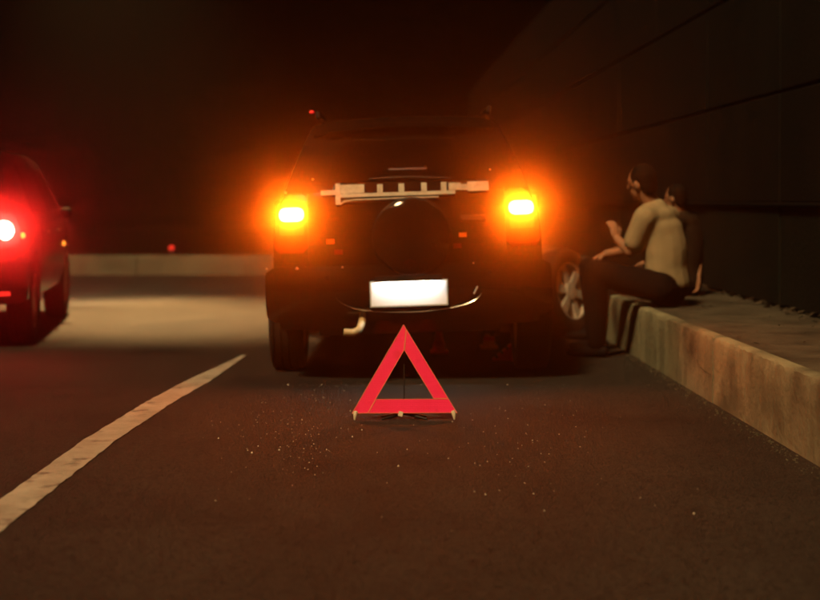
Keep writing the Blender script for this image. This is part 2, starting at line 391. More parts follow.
# ------------------------------------------------------------------ vehicles
def wheel(parent, c, rad, wd, side, tyre='rubber', M4=None, spokes=5):
    """side +1: outer face towards +x"""
    T = M4 if M4 else Matrix.Translation(c)
    wroot = empty('wheel'); wroot.parent = parent
    if parent is None: pass
    h = wd / 2; prof = []
    prof += [(rad * .66, -h * .86), (rad * .74, -h), (rad * .90, -h), (rad * .97, -h * .9)]
    gx = [-.72, -.60, -.28, -.16, .16, .28, .60, .72]
    for k, g in enumerate(gx):
        top = rad * (.985 + .015 * (1 - g * g)); inset = rad - .012
        prof += [(top, g * h), (inset, g * h + .001)] if k % 2 == 0 else [(inset, g * h - .001), (top, g * h)]
    prof += [(rad * .97, h * .9), (rad * .90, h), (rad * .74, h), (rad * .66, h * .86)]
    MB().lathe(prof, 40, T, closed=True).build('tyre', tyre, wroot)
    mb = MB(); r = rad * .67
    mb.lathe([(r, -h * .85), (r, h * .85), (r * .93, h * .85), (r * .90, h * .3), (r * .90, -h * .85)], 36, T, closed=True)
    for k in range(spokes):
        q = 2 * math.pi * k / spokes + .3
        rot = Matrix.Rotation(q, 4, 'X')
        vs_ = []
        for (rr, ww) in ((.02, .05), (r * .95, .075)):
            for dx in (.45, .72):
                for sg in (-1, 1):
                    vs_.append(T @ (rot @ Vector((side * h * dx, sg * ww / 2 * (1 if rr < .1 else 1), rr))))
        mb.add(vs_, [(0, 1, 3, 2), (4, 6, 7, 5), (0, 4, 5, 1), (2, 3, 7, 6), (0, 2, 6, 4), (1, 5, 7, 3)])
    mb.lathe([(.001, side * h * .3), (.075, side * h * .3), (.07, side * h * .8), (.03, side * h * .84), (.001, side * h * .84)], 20, T)
    mb.lathe([(.001, -side * h * .1), (r * .9, -side * h * .1), (r * .9, -side * h * .14), (.001, -side * h * .14)], 24, T)
    mb.build('rim', 'alloy', wroot)
    return wroot

class Car:
    def __init__(s, root, L, hw, H, paint, axles, rad, roll=0., lean=None, wheel_c=None, roofpts=None):
        s.root, s.L, s.hw, s.H, s.paint, s.axles, s.rad = root, L, hw, H, paint, axles, rad
        s.belt = 1.0 * H / 1.64
        s.lean = lean or [(.3, .07), (.72, .05), (.80, .055), (1.0, .085), (1.12, .12), (1.52, .31), (1.60, .38), (1.7, .5)]
        s.roof = roofpts or [(0, H - .03), (.5, H), (2.0, H), (2.55, H - .04), (3.25, s.belt + .05), (L - .25, s.belt - .08), (L, s.belt - .22)]
        s.T = Matrix.Translation((0, 0, .35)) @ Matrix.Rotation(-roll, 4, 'Y') @ Matrix.Translation((0, 0, -.35))
    def hwy(s, y): return s.hw * (1 - .07 * abs((y - s.L / 2) / (s.L / 2)) ** 3)
    def side_x(s, y, z):
        hw = s.hwy(y); zr = interp(s.roof, y); rw = s.roofw(y)
        if z <= s.belt: return hw * (1 - .05 * max(0, (.62 - z) / .3) ** 2 - .02 * max(0, (z - .8) / .2) ** 2)
        f = min(1, (z - s.belt) / max(.05, zr - .05 - s.belt)); a = hw * .98
        return a + (rw - a) * f ** 1.15
    def roofw(s, y):
        zr = interp(s.roof, y); hw = s.hwy(y)
        return min(hw * .97, hw - .02 - max(0, zr - s.belt) * .36)
    def corner(s, x): return .15 * (abs(x) / s.hw) ** 4
    def yrear(s, x, z): return interp(s.lean, z) + s.corner(x)
    def arch(s, y):
        z = .34
        for a in s.axles:
            q = (s.rad + .07) ** 2 - (y - a) ** 2
            if q > 0: z = max(z, s.rad + math.sqrt(q))
        return z
    def half(s, y):
        hw = s.hwy(y); zr = interp(s.roof, y); rw = s.roofw(y); az = s.arch(y); inner = hw - .27
        pts = [(0, .30), (inner, .30), (inner, max(.30, az - .001) if az > .36 else .33), (s.side_x(y, az), az)]
        zb = min(s.belt, zr - .08)
        for k in range(1, 6):
            z = az + (zb - az) * k / 5; pts.append((s.side_x(y, z), z))
        for k in range(1, 6):
            z = zb + (zr - .05 - zb) * k / 5; pts.append((s.side_x(y, z) if zr > s.belt + .1 else hw * (.97 - .01 * k), z))
        x0 = pts[-1][0]
        pts += [(x0 - .035, zr - .018), (x0 - .10, zr - .002), (x0 * .5, zr + .012), (0, zr + .02)]
        return pts
    def pos(s, x, y, z):
        fr = max(0, 1 - y / .9); ff = max(0, 1 - (s.L - y) / .9)
        return Vector((x, y + fr * s.yrear(x, z) - ff * (.22 * (abs(x) / s.hw) ** 3 + .04 * abs(z - .6)), z))
    def body(s, name='body'):
        ys = [0, .08, .18, .3, .42]
        for a in s.axles: ys += [a + (s.rad + .071) * math.sin(R(q)) for q in (-90, -75, -55, -35, -15, 0, 15, 35, 55, 75, 90)]
        ys += [a_ for a_, _ in s.roof] + [1.4, 1.8, 2.3, 2.75, 3.0, s.L]
        ys = sorted(set(round(min(max(y, 0), s.L), 4) for y in ys))
        rings = [s.half(y) for y in ys]; m_ = len(rings[0]); mb = MB(); vs_ = []
        for y, rg in zip(ys, rings):
            for x, z in rg: vs_.append(s.pos(x, y, z))
            for x, z in rg: vs_.append(s.pos(-x, y, z))
        W2 = 2 * m_; fs = []
        for k in range(len(ys) - 1):
            for j in range(m_ - 1):
                fs.append((k * W2 + j, k * W2 + j + 1, (k + 1) * W2 + j + 1, (k + 1) * W2 + j))
                fs.append((k * W2 + m_ + j + 1, k * W2 + m_ + j, (k + 1) * W2 + m_ + j, (k + 1) * W2 + m_ + j + 1))
        mb.add(vs_, fs)
        for y, rg in ((0, rings[0]), (s.L, rings[-1])):
            nx = 14; vs_ = []
            for x, z in rg:
                for i in range(nx + 1): vs_.append(s.pos(-x + 2 * x * i / nx, y, z))
            mb.add(vs_, [(j * (nx + 1) + i, j * (nx + 1) + i + 1, (j + 1) * (nx + 1) + i + 1, (j + 1) * (nx + 1) + i) for j in range(m_ - 1) for i in range(nx)])
        return mb.build(name, s.paint, s.root, T=s.T, weld=.0008)
    def rear(s, name, mat, xl, xr, z0, z1, off=.01, nx=10, nz=8, depth=.03, parent=None, rnd=0., arch=0.):
        """panel lying on the rear surface; xl/xr: numbers or functions of z"""
        fl = xl if callable(xl) else (lambda z: xl); fr_ = xr if callable(xr) else (lambda z: xr)
        fo = off if callable(off) else (lambda u, v: off)
        def P(u, v, back):
            z = z0 + (z1 - z0) * v; a, b_ = fl(z), fr_(z)
            if rnd:
                e = min(v, 1 - v) * (z1 - z0)
                if e < rnd: k_ = rnd - math.sqrt(max(0, rnd ** 2 - (rnd - e) ** 2)); a += k_; b_ -= k_
            x = a + (b_ - a) * u
            z += arch * (1 - (2 * u - 1) ** 2)
            return Vector((x, s.yrear(x, z) - (fo(u, v) if not back else -depth), z))
        mb = MB(); mb.sheet(lambda u, v: P(u, v, False), nx, nz, lambda u, v: P(u, v, True))
        return mb.build(name, mat, parent or s.root, T=s.T)
    def flank(s, name, mat, sd, y0, y1, z0, z1, off=.006, parent=None, slant0=0., slant1=0.):
        def P(u, v, back):
            z = z0 + (z1 - z0) * v; a = y0 + slant0 * v; b_ = y1 + slant1 * v
            y = a + (b_ - a) * u; x = s.side_x(y, z) + (off if not back else -.02)
            q = s.pos(sd * x, y, z); return q
        mb = MB(); mb.sheet(lambda u, v: P(u, v, False), 8, 6, lambda u, v: P(u, v, True))
        return mb.build(name, mat, parent or s.root, T=s.T)

def lamp_cluster(c, sd, z0, z1, zi0, zi1, xi0, xi1, lit_mat, low_mat='red_lens', xin=.61):
    fo = lambda z: c.side_x(.05, z) - .012
    rngs = (lambda z: xin, fo) if sd > 0 else (lambda z: -fo(z), lambda z: -xin)
    cl = c.rear('tail_light', 'red_lens', *rngs, z0, z1, off=.010, rnd=.03, nz=12)
    x0, x1 = (xi0, xi1) if sd > 0 else (-xi1, -xi0)
    c.rear('indicator_lens', lit_mat, x0, x1, zi0, zi1, off=.018, depth=-.004, parent=cl, rnd=.036, nz=14)
    if low_mat:
        c.rear('lower_lens', low_mat, x0, x1, zi0 - .085, zi0 - .006, off=.016, depth=-.004, parent=cl, rnd=.012)
    return cl

# ---- the broken-down black SUV
suv = empty('parked_suv', (0.0, 8.36, 0)); tag(suv, 'black SUV with flashing amber hazard lights, seen from behind', 'car')
ROLL = R(1.9)
c = Car(suv, 4.25, .88, 1.63, 'black_paint', (.78, 3.3), .345, roll=ROLL)
c.body()
tg = c.rear('tailgate', 'black_paint', lambda z: -(c.side_x(.05, z) - .19), lambda z: c.side_x(.05, z) - .19, .74, 1.52, off=.006, nx=16, nz=16, rnd=.06)
rw = c.rear('rear_window', 'glass', lambda z: -(c.side_x(.05, z) - .24), lambda z: c.side_x(.05, z) - .24, 1.215, 1.475, off=.010, nx=16, nz=8, rnd=.05, depth=.0)
c.rear('high_brake_light', 'high_brake', -.10, .13, 1.285, 1.297, off=.013, depth=-.008, parent=tg)
M['pillar'] = principled('matt_black_pillar', (.004, .0035, .003), .7, spec=.04)
for sd in (-1, 1):
    wi = lambda z: c.side_x(.05, z) - .30
    wo = lambda z: c.side_x(.05, z) - .004
    c.rear('pillar_cover', 'pillar', wi if sd > 0 else (lambda z: -wo(z)), wo if sd > 0 else (lambda z: -wi(z)), 1.16, 1.53, off=.007, nx=8, nz=8, depth=.01)  # matt covers added to keep the sun's highlight off the pillars
# spoiler lip arching over the window
sp_ = c.rear('spoiler', 'black_paint', lambda z: -.56, lambda z: .56, 1.50, 1.555, off=lambda u, v: .01 + .085 * math.sin(math.pi * min(1, v * .8 + .1)) * (1 - abs(2 * u - 1) ** 6), nx=20, nz=6, arch=.035)
# wiper and pale ribbed strip under the window
mb = MB(); mb.tube([(.28, c.yrear(.28, 1.24) - .03, 1.225), (.0, c.yrear(0, 1.25) - .03, 1.24), (-.22, c.yrear(.22, 1.25) - .028, 1.235)], .007, 6)
mb.build('wiper', 'plastic', tg, T=c.T)
st = c.rear('trim_strip', 'trim', -.415, .30, 1.128, 1.150, off=.030, nx=24, nz=3, depth=.0)
c.rear('end_block', 'trim', .262, .335, 1.152, 1.196, off=.028, depth=0., parent=st)
c.rear('end_block', 'trim', .375, .505, 1.142, 1.200, off=.030, depth=0., parent=st)
c.rear('end_block', 'trim', .336, .374, 1.150, 1.186, off=.020, depth=0., parent=st)
c.rear('end_block', 'trim', -.395, -.25, 1.152, 1.205, off=.026, depth=0., parent=st)
c.rear('end_post', 'trim', -.425, -.396, 1.085, 1.215, off=.034, depth=0., parent=st)
c.rear('end_tab', 'trim', -.515, -.427, 1.145, 1.175, off=.024, depth=0., parent=st)
for x in (-.155, -.025, .112, .232):
    c.rear('rib', 'trim', x - .017, x + .017, 1.151, 1.202, off=.028, depth=0., parent=st)
mb = MB(); mb.tube([(-.40, c.yrear(.4, 1.08) - .03, 1.085), (-.37, c.yrear(.37, 1.1) - .032, 1.104), (-.31, c.yrear(.3, 1.1) - .032, 1.110), (0, c.yrear(0, 1.1) - .03, 1.112), (.2, c.yrear(.2, 1.1) - .03, 1.112)], .0065, 6)
mb.build('trim_bead', 'trim', st, T=c.T)  # pale bead stands in for a thin highlight line
# spare wheel under a hard cover
SX, SZ = .03, .875
yb = c.yrear(0, SZ)
Tc = Matrix.Translation((SX, yb, SZ)) @ Matrix.Rotation(R(-90), 4, 'Z')   # lathe axis -> -y
sw = MB().lathe([(.215, -.02), (.232, .02), (.238, .08), (.226, .115), (.19, .136), (.11, .144), (.001, .146)], 40, c.T @ Tc).build('spare_wheel_cover', 'black_paint', suv)
MB().lathe([(.232, .068), (.242, .072), (.242, .082), (.232, .086)], 40, c.T @ Tc, closed=True).build('cover_band', 'plastic', sw)
mb = MB(); mb.box((.40, c.yrear(.4, .98) - .022, .98), (.16, .03, .035)); mb.build('tailgate_handle', 'plastic', tg, T=c.T, bevel=.008)
for x, z, mt in ((-.462, .865, 'amber_reflector'), (.335, .88, 'amber_reflector'), (-.415, .80, 'red_reflector'), (.30, .815, 'red_reflector')):  # coloured tabs stand in for lamp reflections on the glossy tailgate
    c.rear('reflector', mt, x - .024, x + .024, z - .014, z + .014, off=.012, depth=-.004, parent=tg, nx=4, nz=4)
# bumper
def bo(u, v): return .03 + .085 * math.sin(math.pi * (.12 + .76 * v)) ** .7
bp = c.rear('bumper', 'black_paint', lambda z: -(c.hw - .015), lambda z: c.hw - .015, .385, .715, off=bo, nx=28, nz=12, rnd=.05)
pts = []
for k in range(25):
    q = math.pi * (.06 + .88 * k / 24); x = -.44 * math.cos(q); z = .60 - .165 * math.sin(q) ** .55
    pts.append(Vector((x, c.yrear(x, .55) - .113, z)))
MB().tube(pts, .0042, 6).build('recess_trim', 'chrome', bp, T=c.T)
MB().box((0, -.006, 0), (.45, .012, .142)).build('number_plate', 'plate', suv, T=c.T @ Matrix.Translation((0, c.yrear(0, .55) - .125, .548)), smooth=False, bevel=.003)
pl = MB().box((0, c.yrear(0, .6) - .150, .645), (.40, .06, .022)).build('plate_lamp', 'plastic', bp, T=c.T, bevel=.005)  # lamp bar added to whiten the plate
MB().box((0, c.yrear(0, .6) - .183, .640), (.40, .008, .034)).build('lamp_lip', 'plastic', pl, T=c.T)
MB().box((0, c.yrear(0, .6) - .160, .632), (.36, .022, .004)).build('lamp_lens', 'plate_light', pl, T=c.T)  # lens of the added plate fill lamp
for sd in (-1, 1):
    c.rear('parking_sensor', 'plastic', sd * .48 - .012, sd * .48 + .012, .64, .664, off=.105, depth=-.09, parent=bp, nx=4, nz=4)
for x, z, r_ in ((-.855, .712, .007), (-.665, .712, .009), (-.39, .712, .007), (-.08, .665, .006), (.39, .712, .005)):  # bright beads added as glints along the bumper
    MB().blob((x, c.yrear(x, z) - .085, z), r_).build('bolt', 'glint', bp, T=c.T)
MB().tube([(.385, c.yrear(.4, .55) - .117, .53), (.41, c.yrear(.4, .58) - .115, .575)], .006, 6).build('bumper_clip', 'glint', bp, T=c.T)  # bright rod added as a streak of glint
for x, z, r_ in ((-.735, 1.17, .008), (-.565, 1.245, .006), (.52, 1.27, .006)):  # more beads added as glints round the window
    MB().blob((x, c.yrear(x, z) - .012, z), r_).build('bolt', 'glint', suv, T=c.T)
fr = MB()
for a, d3 in (((0, 0, .0735), (.462, .014, .006)), ((0, 0, -.0735), (.462, .014, .006)), ((-.228, 0, 0), (.006, .014, .141)), ((.228, 0, 0), (.006, .014, .141))): fr.box(a, d3)
fr.build('plate_frame', 'trim', suv, T=c.T @ Matrix.Translation((0, c.yrear(0, .55) - .132, .548)), smooth=False)
for sd in (-1, 1):
    lamp_cluster(c, sd, .80, 1.155, .992, 1.075, .622, .775, 'hazard', 'clear_lens', xin=.60)
    c.flank('side_window', 'glass', sd, .55, 1.35, 1.06, 1.50, slant0=.12, slant1=0)
    c.flank('side_window', 'glass', sd, 1.42, 2.25, 1.06, 1.50)
    c.flank('side_window', 'glass', sd, 2.32, 3.05, 1.06, 1.48, slant1=-.42)
    dr = c.flank('door', 'black_paint', sd, 1.42, 2.28, .46, 1.02, off=.004)
    MB().box((sd * (c.side_x(1.6, .93) + .02), 1.55, .93), (.02, .14, .025)).build('door_handle', 'black_paint', dr, T=c.T, bevel=.006)
    dr = c.flank('door', 'black_paint', sd, 2.31, 3.10, .46, 1.02, off=.004)
    MB().box((sd * (c.side_x(2.45, .93) + .02), 2.45, .93), (.02, .14, .025)).build('door_handle', 'black_paint', dr, T=c.T, bevel=.006)
    mr_ = MB().box((sd * (c.hw + .10), 2.98, 1.06), (.17, .09, .14)).build('wing_mirror', 'black_paint', suv, T=c.T, bevel=.03)
    MB().box((sd * (c.hw + .10), 2.932, 1.06), (.14, .004, .11)).build('mirror_glass', 'chrome', mr_, T=c.T)
    rr = MB(); rr.tube([(sd * .54, .55, 1.635), (sd * .55, .62, 1.675), (sd * .56, 1.5, 1.69), (sd * .55, 2.4, 1.67), (sd * .54, 2.47, 1.625)], .014, 8)
    rr.build('roof_rail', 'plastic', suv, T=c.T)
    c.rear('body_seam', 'plastic', sd * .60 - .004, sd * .60 + .004, .75, 1.16, off=.009, depth=0., nx=2)
    MB().sheet(lambda u, v: c.pos(sd * (c.side_x(2.62 + .55 * u, .95) * (.75 * 0 + .0) + .0), 2.62 + .6 * u, 1.2) if False else Vector((sd * (.62 + .14 * v), 4.02 + .12 * (1 - v), .72 + .12 * u)), 2, 2).build('headlight', 'clear_lens', suv, T=c.T)
MB().sheet(lambda u, v: Vector(((2 * u - 1) * (.56 + .14 * (1 - v)), 3.22 - .62 * v - .02, 1.10 + .46 * v + .01)), 8, 4).build('windscreen', 'glass', suv, T=c.T)
# glowing red bead added for a reflection at the roof rail end
MB().blob((-.585, .60, 1.683), (.016, .012, .010)).build('roof_marker', 'brake_dim', suv, T=c.T)
# exhaust, axle, suspension
MB().tube([(-.22, .95, .40), (-.26, .5, .40), (-.28, .2, .395), (-.285, .0, .385), (-.287, -.07, .365), (-.30, -.10, .335), (-.335, -.115, .318), (-.39, -.12, .322)], .022, 14).build('exhaust_pipe', 'brass', suv)
MB().tube([(-.5, .40, .37), (-.05, .40, .37)], .085, 16).build('muffler', 'steel', suv)
ax = MB().tube([(-.72, .78, .345), (.72, .78, .345)], .042, 12).build('rear_axle', 'steel', suv)
MB().blob((.0, .78, .345), (.13, .15, .12)).build('differential', 'steel', ax)
MB().box((.30, .62, .375), (.62, .05, .055)).build('crossmember', 'steel', suv, bevel=.01)
for sd in (-1, 1):
    MB().tube([(sd * .555, .80, .22), (sd * .53, .72, .55)], [.034, .028], 12).build('shock_absorber', 'steel', suv)
    MB().box((sd * .50, .74, .30), (.06, .10, .13)).build('spring_seat', 'steel', suv, bevel=.01)
    for ya in c.axles:
        w_ = wheel(suv, (sd * .785, ya, .345), .345, .215, sd)

# ---- loose wheel leaning on the SUV's right side
th = R(-10)
lw = empty('loose_wheel', (1.27, 11.3, 0)); tag(lw, 'loose wheel with pale rim standing between the SUV and the seated people', 'wheel')
T = Matrix.Translation((-.33 * math.sin(-th) * .5, 0, .35 * math.cos(th) + .010)) @ Matrix.Rotation(R(-38), 4, 'Z') @ Matrix.Rotation(th, 4, 'Y')
ww = wheel(None, None, .35, .19, 1, M4=T, spokes=6)
for ch in list(ww.children): ch.parent = lw
bpy.data.objects.remove(ww)

# ---- passing car on the left
lc = empty('passing_car', (-3.66, 10.16, 0), R(8.3)); tag(lc, 'dark car with glowing red tail light in the left lane', 'car')
d_ = Car(lc, 3.9, .86, 1.50, 'maroon_paint', (.62, 3.05), .32, lean=[(.3, .06), (.7, .05), (.95, .08), (1.05, .12), (1.42, .42), (1.5, .55)])
d_.body()
d_.rear('tailgate', 'maroon_paint', lambda z: -.60, lambda z: .60, .70, 1.0, off=.006, nx=14, nz=6, rnd=.04)
d_.rear('rear_window', 'glass', lambda z: -(d_.side_x(.05, z) - .16), lambda z: d_.side_x(.05, z) - .16, 1.04, 1.38, off=.008, nx=14, nz=8, rnd=.05)
b2 = d_.rear('bumper', 'maroon_paint', lambda z: -.845, lambda z: .845, .33, .64, off=lambda u, v: .03 + .06 * math.sin(math.pi * (.12 + .76 * v)) ** .7, nx=24, nz=10, rnd=.05)
MB().box((0, -.02, .80), (.44, .012, .14)).build('number_plate', 'plate', lc, smooth=False)
for sd in (-1, 1):
    fo = lambda z: d_.side_x(.05, z) - .012
    cl = d_.rear('tail_light', 'red_lens', (lambda z: .58) if sd > 0 else (lambda z: -fo(z)), fo if sd > 0 else (lambda z: -.58), .74, 1.0, off=.012, rnd=.03, nz=10)
    x = sd * .675; zc = .873
    MB().blob((x, d_.yrear(x, zc) - .012, zc), (.072, .024, .072)).build('brake_lamp', 'brake', cl)
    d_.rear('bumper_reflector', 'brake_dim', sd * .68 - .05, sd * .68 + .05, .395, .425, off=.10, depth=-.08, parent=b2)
    d_.flank('side_window', 'glass', sd, .75, 1.75, 1.0, 1.38, slant0=.15)
    d_.flank('side_window', 'glass', sd, 1.82, 2.75, 1.0, 1.36, slant1=-.35)
    dr = d_.flank('door', 'maroon_paint', sd, 1.05, 1.85, .42, .92, off=.004)
    MB().box((sd * (d_.side_x(1.2, .84) + .018), 1.2, .84), (.02, .13, .025)).build('door_handle', 'chrome', dr, bevel=.006)
    dr = d_.flank('door', 'maroon_paint', sd, 1.88, 2.75, .42, .92, off=.004)
    MB().box((sd * (d_.side_x(2.05, .84) + .018), 2.05, .84), (.02, .13, .025)).build('door_handle', 'chrome', dr, bevel=.006)
    MB().blob((sd * (d_.side_x(.16, .83) - .012), .19, .835), (.02, .03, .022)).build('side_marker', 'amber_marker', lc)
    mr_ = MB().box((sd * (d_.hw + .02), 2.62, .98), (.11, .07, .10)).build('wing_mirror', 'pillar', lc, bevel=.03)
    MB().blob((sd * (d_.side_x(2.62, .68) - .002), 2.60, .70), (.022, .05, .022)).build('side_repeater', 'amber_marker', lc)
    hl = MB().blob((sd * .62, 3.76, .66), (.12, .06, .07)).build('headlight', 'headlight', lc)
    for ya in d_.axles: wheel(lc, (sd * .755, ya, .32), .32, .19, sd, tyre='dusty_rubber' if ya < 1 else 'rubber')
MB().sheet(lambda u, v: Vector(((2 * u - 1) * (.54 + .16 * (1 - v)), 3.18 - .62 * v, 1.0 + .42 * v)), 8, 4).build('windscreen', 'glass', lc)
MB().tube([(-.3, .5, .26), (-.32, -.02, .25)], .03, 12).build('exhaust_pipe', 'steel', lc)
# its dipped beams
for sd in (-1, 1):
    ld = bpy.data.lights.new('headlight_beam', 'SPOT'); lo_ = bpy.data.objects.new('headlight_beam', ld); sc.collection.objects.link(lo_)
    ld.energy = 700; ld.color = (1, .68, .32); ld.spot_size = R(95); ld.spot_blend = .8; ld.shadow_soft_size = .05
    lo_.parent = lc; lo_.location = (sd * .62, 3.86, .66); lo_.rotation_euler = (R(80), 0, R(-18))

# ------------------------------------------------------------------ warning triangle
TY = 7.0
tr = empty('warning_triangle', (at(404.5, 420, TY).x, TY, 0), R(2)); tag(tr, 'red reflective warning triangle standing on the road behind the SUV', 'warning triangle')
TT = Matrix.Translation((0, 0, .034)) @ Matrix.Rotation(R(-20), 4, 'X')
Wd, Hh, Bw = .262, .455, .070
def bar(poly, y0, y1):
    mb = MB(); k = len(poly)
    vs_ = [(x, y0, z) for x, z in poly] + [(x, y1, z) for x, z in poly]
    return mb.add(vs_, [tuple(range(k - 1, -1, -1)), tuple(range(k, 2 * k))] + [(i, (i + 1) % k, k + (i + 1) % k, k + i) for i in range(k)])
sl = Vector((Wd, Hh)).normalized(); nrm_in = Vector((Hh, -Wd)).normalized()
th_ = .067; xin = th_ / nrm_in.x
# left bar runs to the apex, right bar meets it, bottom bar between them
apex = (0, Hh)
def leftedge(z): return -Wd * (1 - z / Hh)
zi = Hh - th_ / (Wd / math.hypot(Wd, Hh))          # inner apex height
parts = {
    'left': [(-Wd, .0), (-Wd + xin * 1.0 + .0, .0), (leftedge(Bw) + xin, Bw), (0, zi), (.0 + .012, Hh - .022), (0, Hh)],
    'right': [(-leftedge(Bw) - xin + .003, Bw + .003), (-leftedge(Bw + .003), Bw + .003), (.014, Hh - .025), (.004, zi)],
    'bottom': [(-Wd + xin + .003, 0), (Wd, 0), (-leftedge(Bw), Bw), (leftedge(Bw) + xin + .003, Bw)],
}
for k_, pl in parts.items():
    bb = bar(pl, -.006, .006).build('reflector_bar', 'tri_red', tr, smooth=False, T=TT)
    # raised pale edge along the outline
    mb = MB()
    for i in range(len(pl)):
        a, b_ = pl[i], pl[(i + 1) % len(pl)]
        mb.tube([(a[0], -.006, a[1]), (b_[0], -.006, b_[1])], .0016, 6)
    mb.build('edge_trim', 'tri_edge', bb, T=TT)
for sx in (-1, 1):
    mb = MB(); x = sx * (Wd - .018)
    mb.tube([(x, .0, .006), (x + sx * .002, -.004, -.002), (x + sx * .004, -.006, -.020), (x + sx * .005, -.004, -.034)], [.013, .012, .007, .004], 8)
    mb.build('foot', 'tri_leg', tr, T=TT)
MB().box((-.02, -.010, -.006), (.022, .014, .024), Matrix.Rotation(R(15), 3, 'Y')).build('clip', 'tri_leg', tr, T=TT)
mb = MB()
for q in (20, 160, 200, 340):
    d = Vector((math.cos(R(q)), math.sin(R(q)), 0))
    mb.tube([Vector((0, .03, .03)), Vector((0, .03, .02)) + d * .05, Vector((0, .03, .006)) + d * .12], [.009, .008, .005], 8)
mb.tube([(0, .03, .02), (0, .07, .27)], .004, 6)
mb.build('stand', 'plastic', tr)

# ------------------------------------------------------------------ cones and chock under the SUV
def cone(name, px, py, label, mat, h=.19):
    Y = 1540 / (py - 200); p = at(px, py, Y)
    r_ = empty(name, (p.x, Y, 0)); tag(r_, label, 'traffic cone')
    MB().box((0, 0, .010), (.13, .13, .02)).build('base', mat, r_, bevel=.006)
    MB().lathe([(.052, .02), (.030, .11), (.013, h), (.008, h + .004)], 20, Matrix.Rotation(R(-90), 4, 'Y')).build('cone_body', mat, r_)
    MB().lathe([(.0455, .056), (.0385, .088), (.0375, .088), (.0445, .056)], 20, Matrix.Rotation(R(-90), 4, 'Y') , closed=True).build('band', 'cone_red' if mat != 'cone_red' else 'chock_red', r_)
cone('traffic_cone', 489, 348, 'small orange cone on the road under the SUV, nearer the right wheel', 'cone_orange')
cone('traffic_cone', 439, 353, 'small dull red cone on the road under the middle of the SUV', 'cone_red')
p = at(503, 360, 9.62)
ch = empty('wheel_chock', (p.x, 9.62, 0)); tag(ch, 'bright red wedge-shaped wheel chock inside the right rear wheel', 'wheel chock')
MB().add([(-.08, -.06, 0), (.08, -.06, 0), (.08, .06, 0), (-.08, .06, 0), (.05, -.06, .11), (.078, -.06, .11), (.078, .06, .11), (.05, .06, .11)],
         [(3, 2, 1, 0), (4, 5, 6, 7), (0, 1, 5, 4), (1, 2, 6, 5), (2, 3, 7, 6), (3, 0, 4, 7)]).build('wedge', 'chock_red', ch, smooth=False, bevel=.008)
mb = MB()
for k in range(3): mb.box((-.045 + .035 * k, 0, .027 + .030 * k), (.014, .126, .012))
mb.build('grip_ridge', 'plastic', ch, bevel=.003)

# ------------------------------------------------------------------ people
def skinned(name, mb, mat, parent, base, voxel=.010, smooth=3):
    mb.v = [v - base for v in mb.v]
    o = mb.build(name, mat, parent)
    r_ = o.modifiers.new('remesh', 'REMESH'); r_.mode = 'VOXEL'; r_.voxel_size = voxel; r_.use_smooth_shade = True
    s_ = o.modifiers.new('smooth', 'SMOOTH'); s_.factor = .5; s_.iterations = smooth
    return o

def hand(mb, wrist, dirv, palm_n, r=.008, curl=.5, side=1):
    d = dirv.normalized(); nn = (palm_n - d * palm_n.dot(d)).normalized(); a = d.cross(nn).normalized() * side
    pc = wrist + d * .05
    rot = Matrix((a, nn, d)).transposed()
    mb.blob(pc, (.040, .017, .052), rot)
    for k, (o_, ln) in enumerate(((-.028, .066), (-.0095, .078), (.0095, .073), (.027, .058))):
        p0 = pc + d * .040 + a * o_; p1 = p0 + (d * math.cos(curl * .6) + nn * math.sin(curl * .6)) * ln * .5
        p2 = p1 + (d * math.cos(curl * 1.6) + nn * math.sin(curl * 1.6)) * ln * .5
        mb.limb([(p0, r * 1.15), (p1, r), (p2, r * .85)])
    p0 = wrist + d * .025 - a * .030; p1 = p0 - a * .024 + d * .030 + nn * .012; p2 = p1 + d * .030 + nn * .014 - a * .004
    mb.limb([(p0, r * 1.4), (p1, r * 1.15), (p2, r * .95)])

def head(mb, hc, face, up, k=1.0):
    face = (face - up * face.dot(up)).normalized(); side = up.cross(face).normalized()
    rot = Matrix((side, face, up)).transposed()
    P = lambda s_, f_, u_: hc + (side * s_ + face * f_ + up * u_) * k
    mb.blob(hc + up * .02 * k, (.076 * k, .096 * k, .105 * k), rot)
    mb.blob(P(0, .028, -.055), (.056 * k, .066 * k, .068 * k), rot)           # jaw
    mb.blob(P(0, .075, -.098), (.024 * k, .020 * k, .018 * k), rot)           # chin
    mb.limb([(P(0, .092, .022), .010 * k), (P(0, .112, -.020), .014 * k)])     # nose
    mb.blob(P(0, .088, .034), (.046 * k, .014 * k, .010 * k), rot)            # brow
    mb.blob(P(0, .092, -.056), (.024 * k, .012 * k, .010 * k), rot)           # lips
    for s_ in (-1, 1): mb.blob(P(s_ * .079, .0, -.005), (.012 * k, .022 * k, .034 * k), rot)
    return rot, P

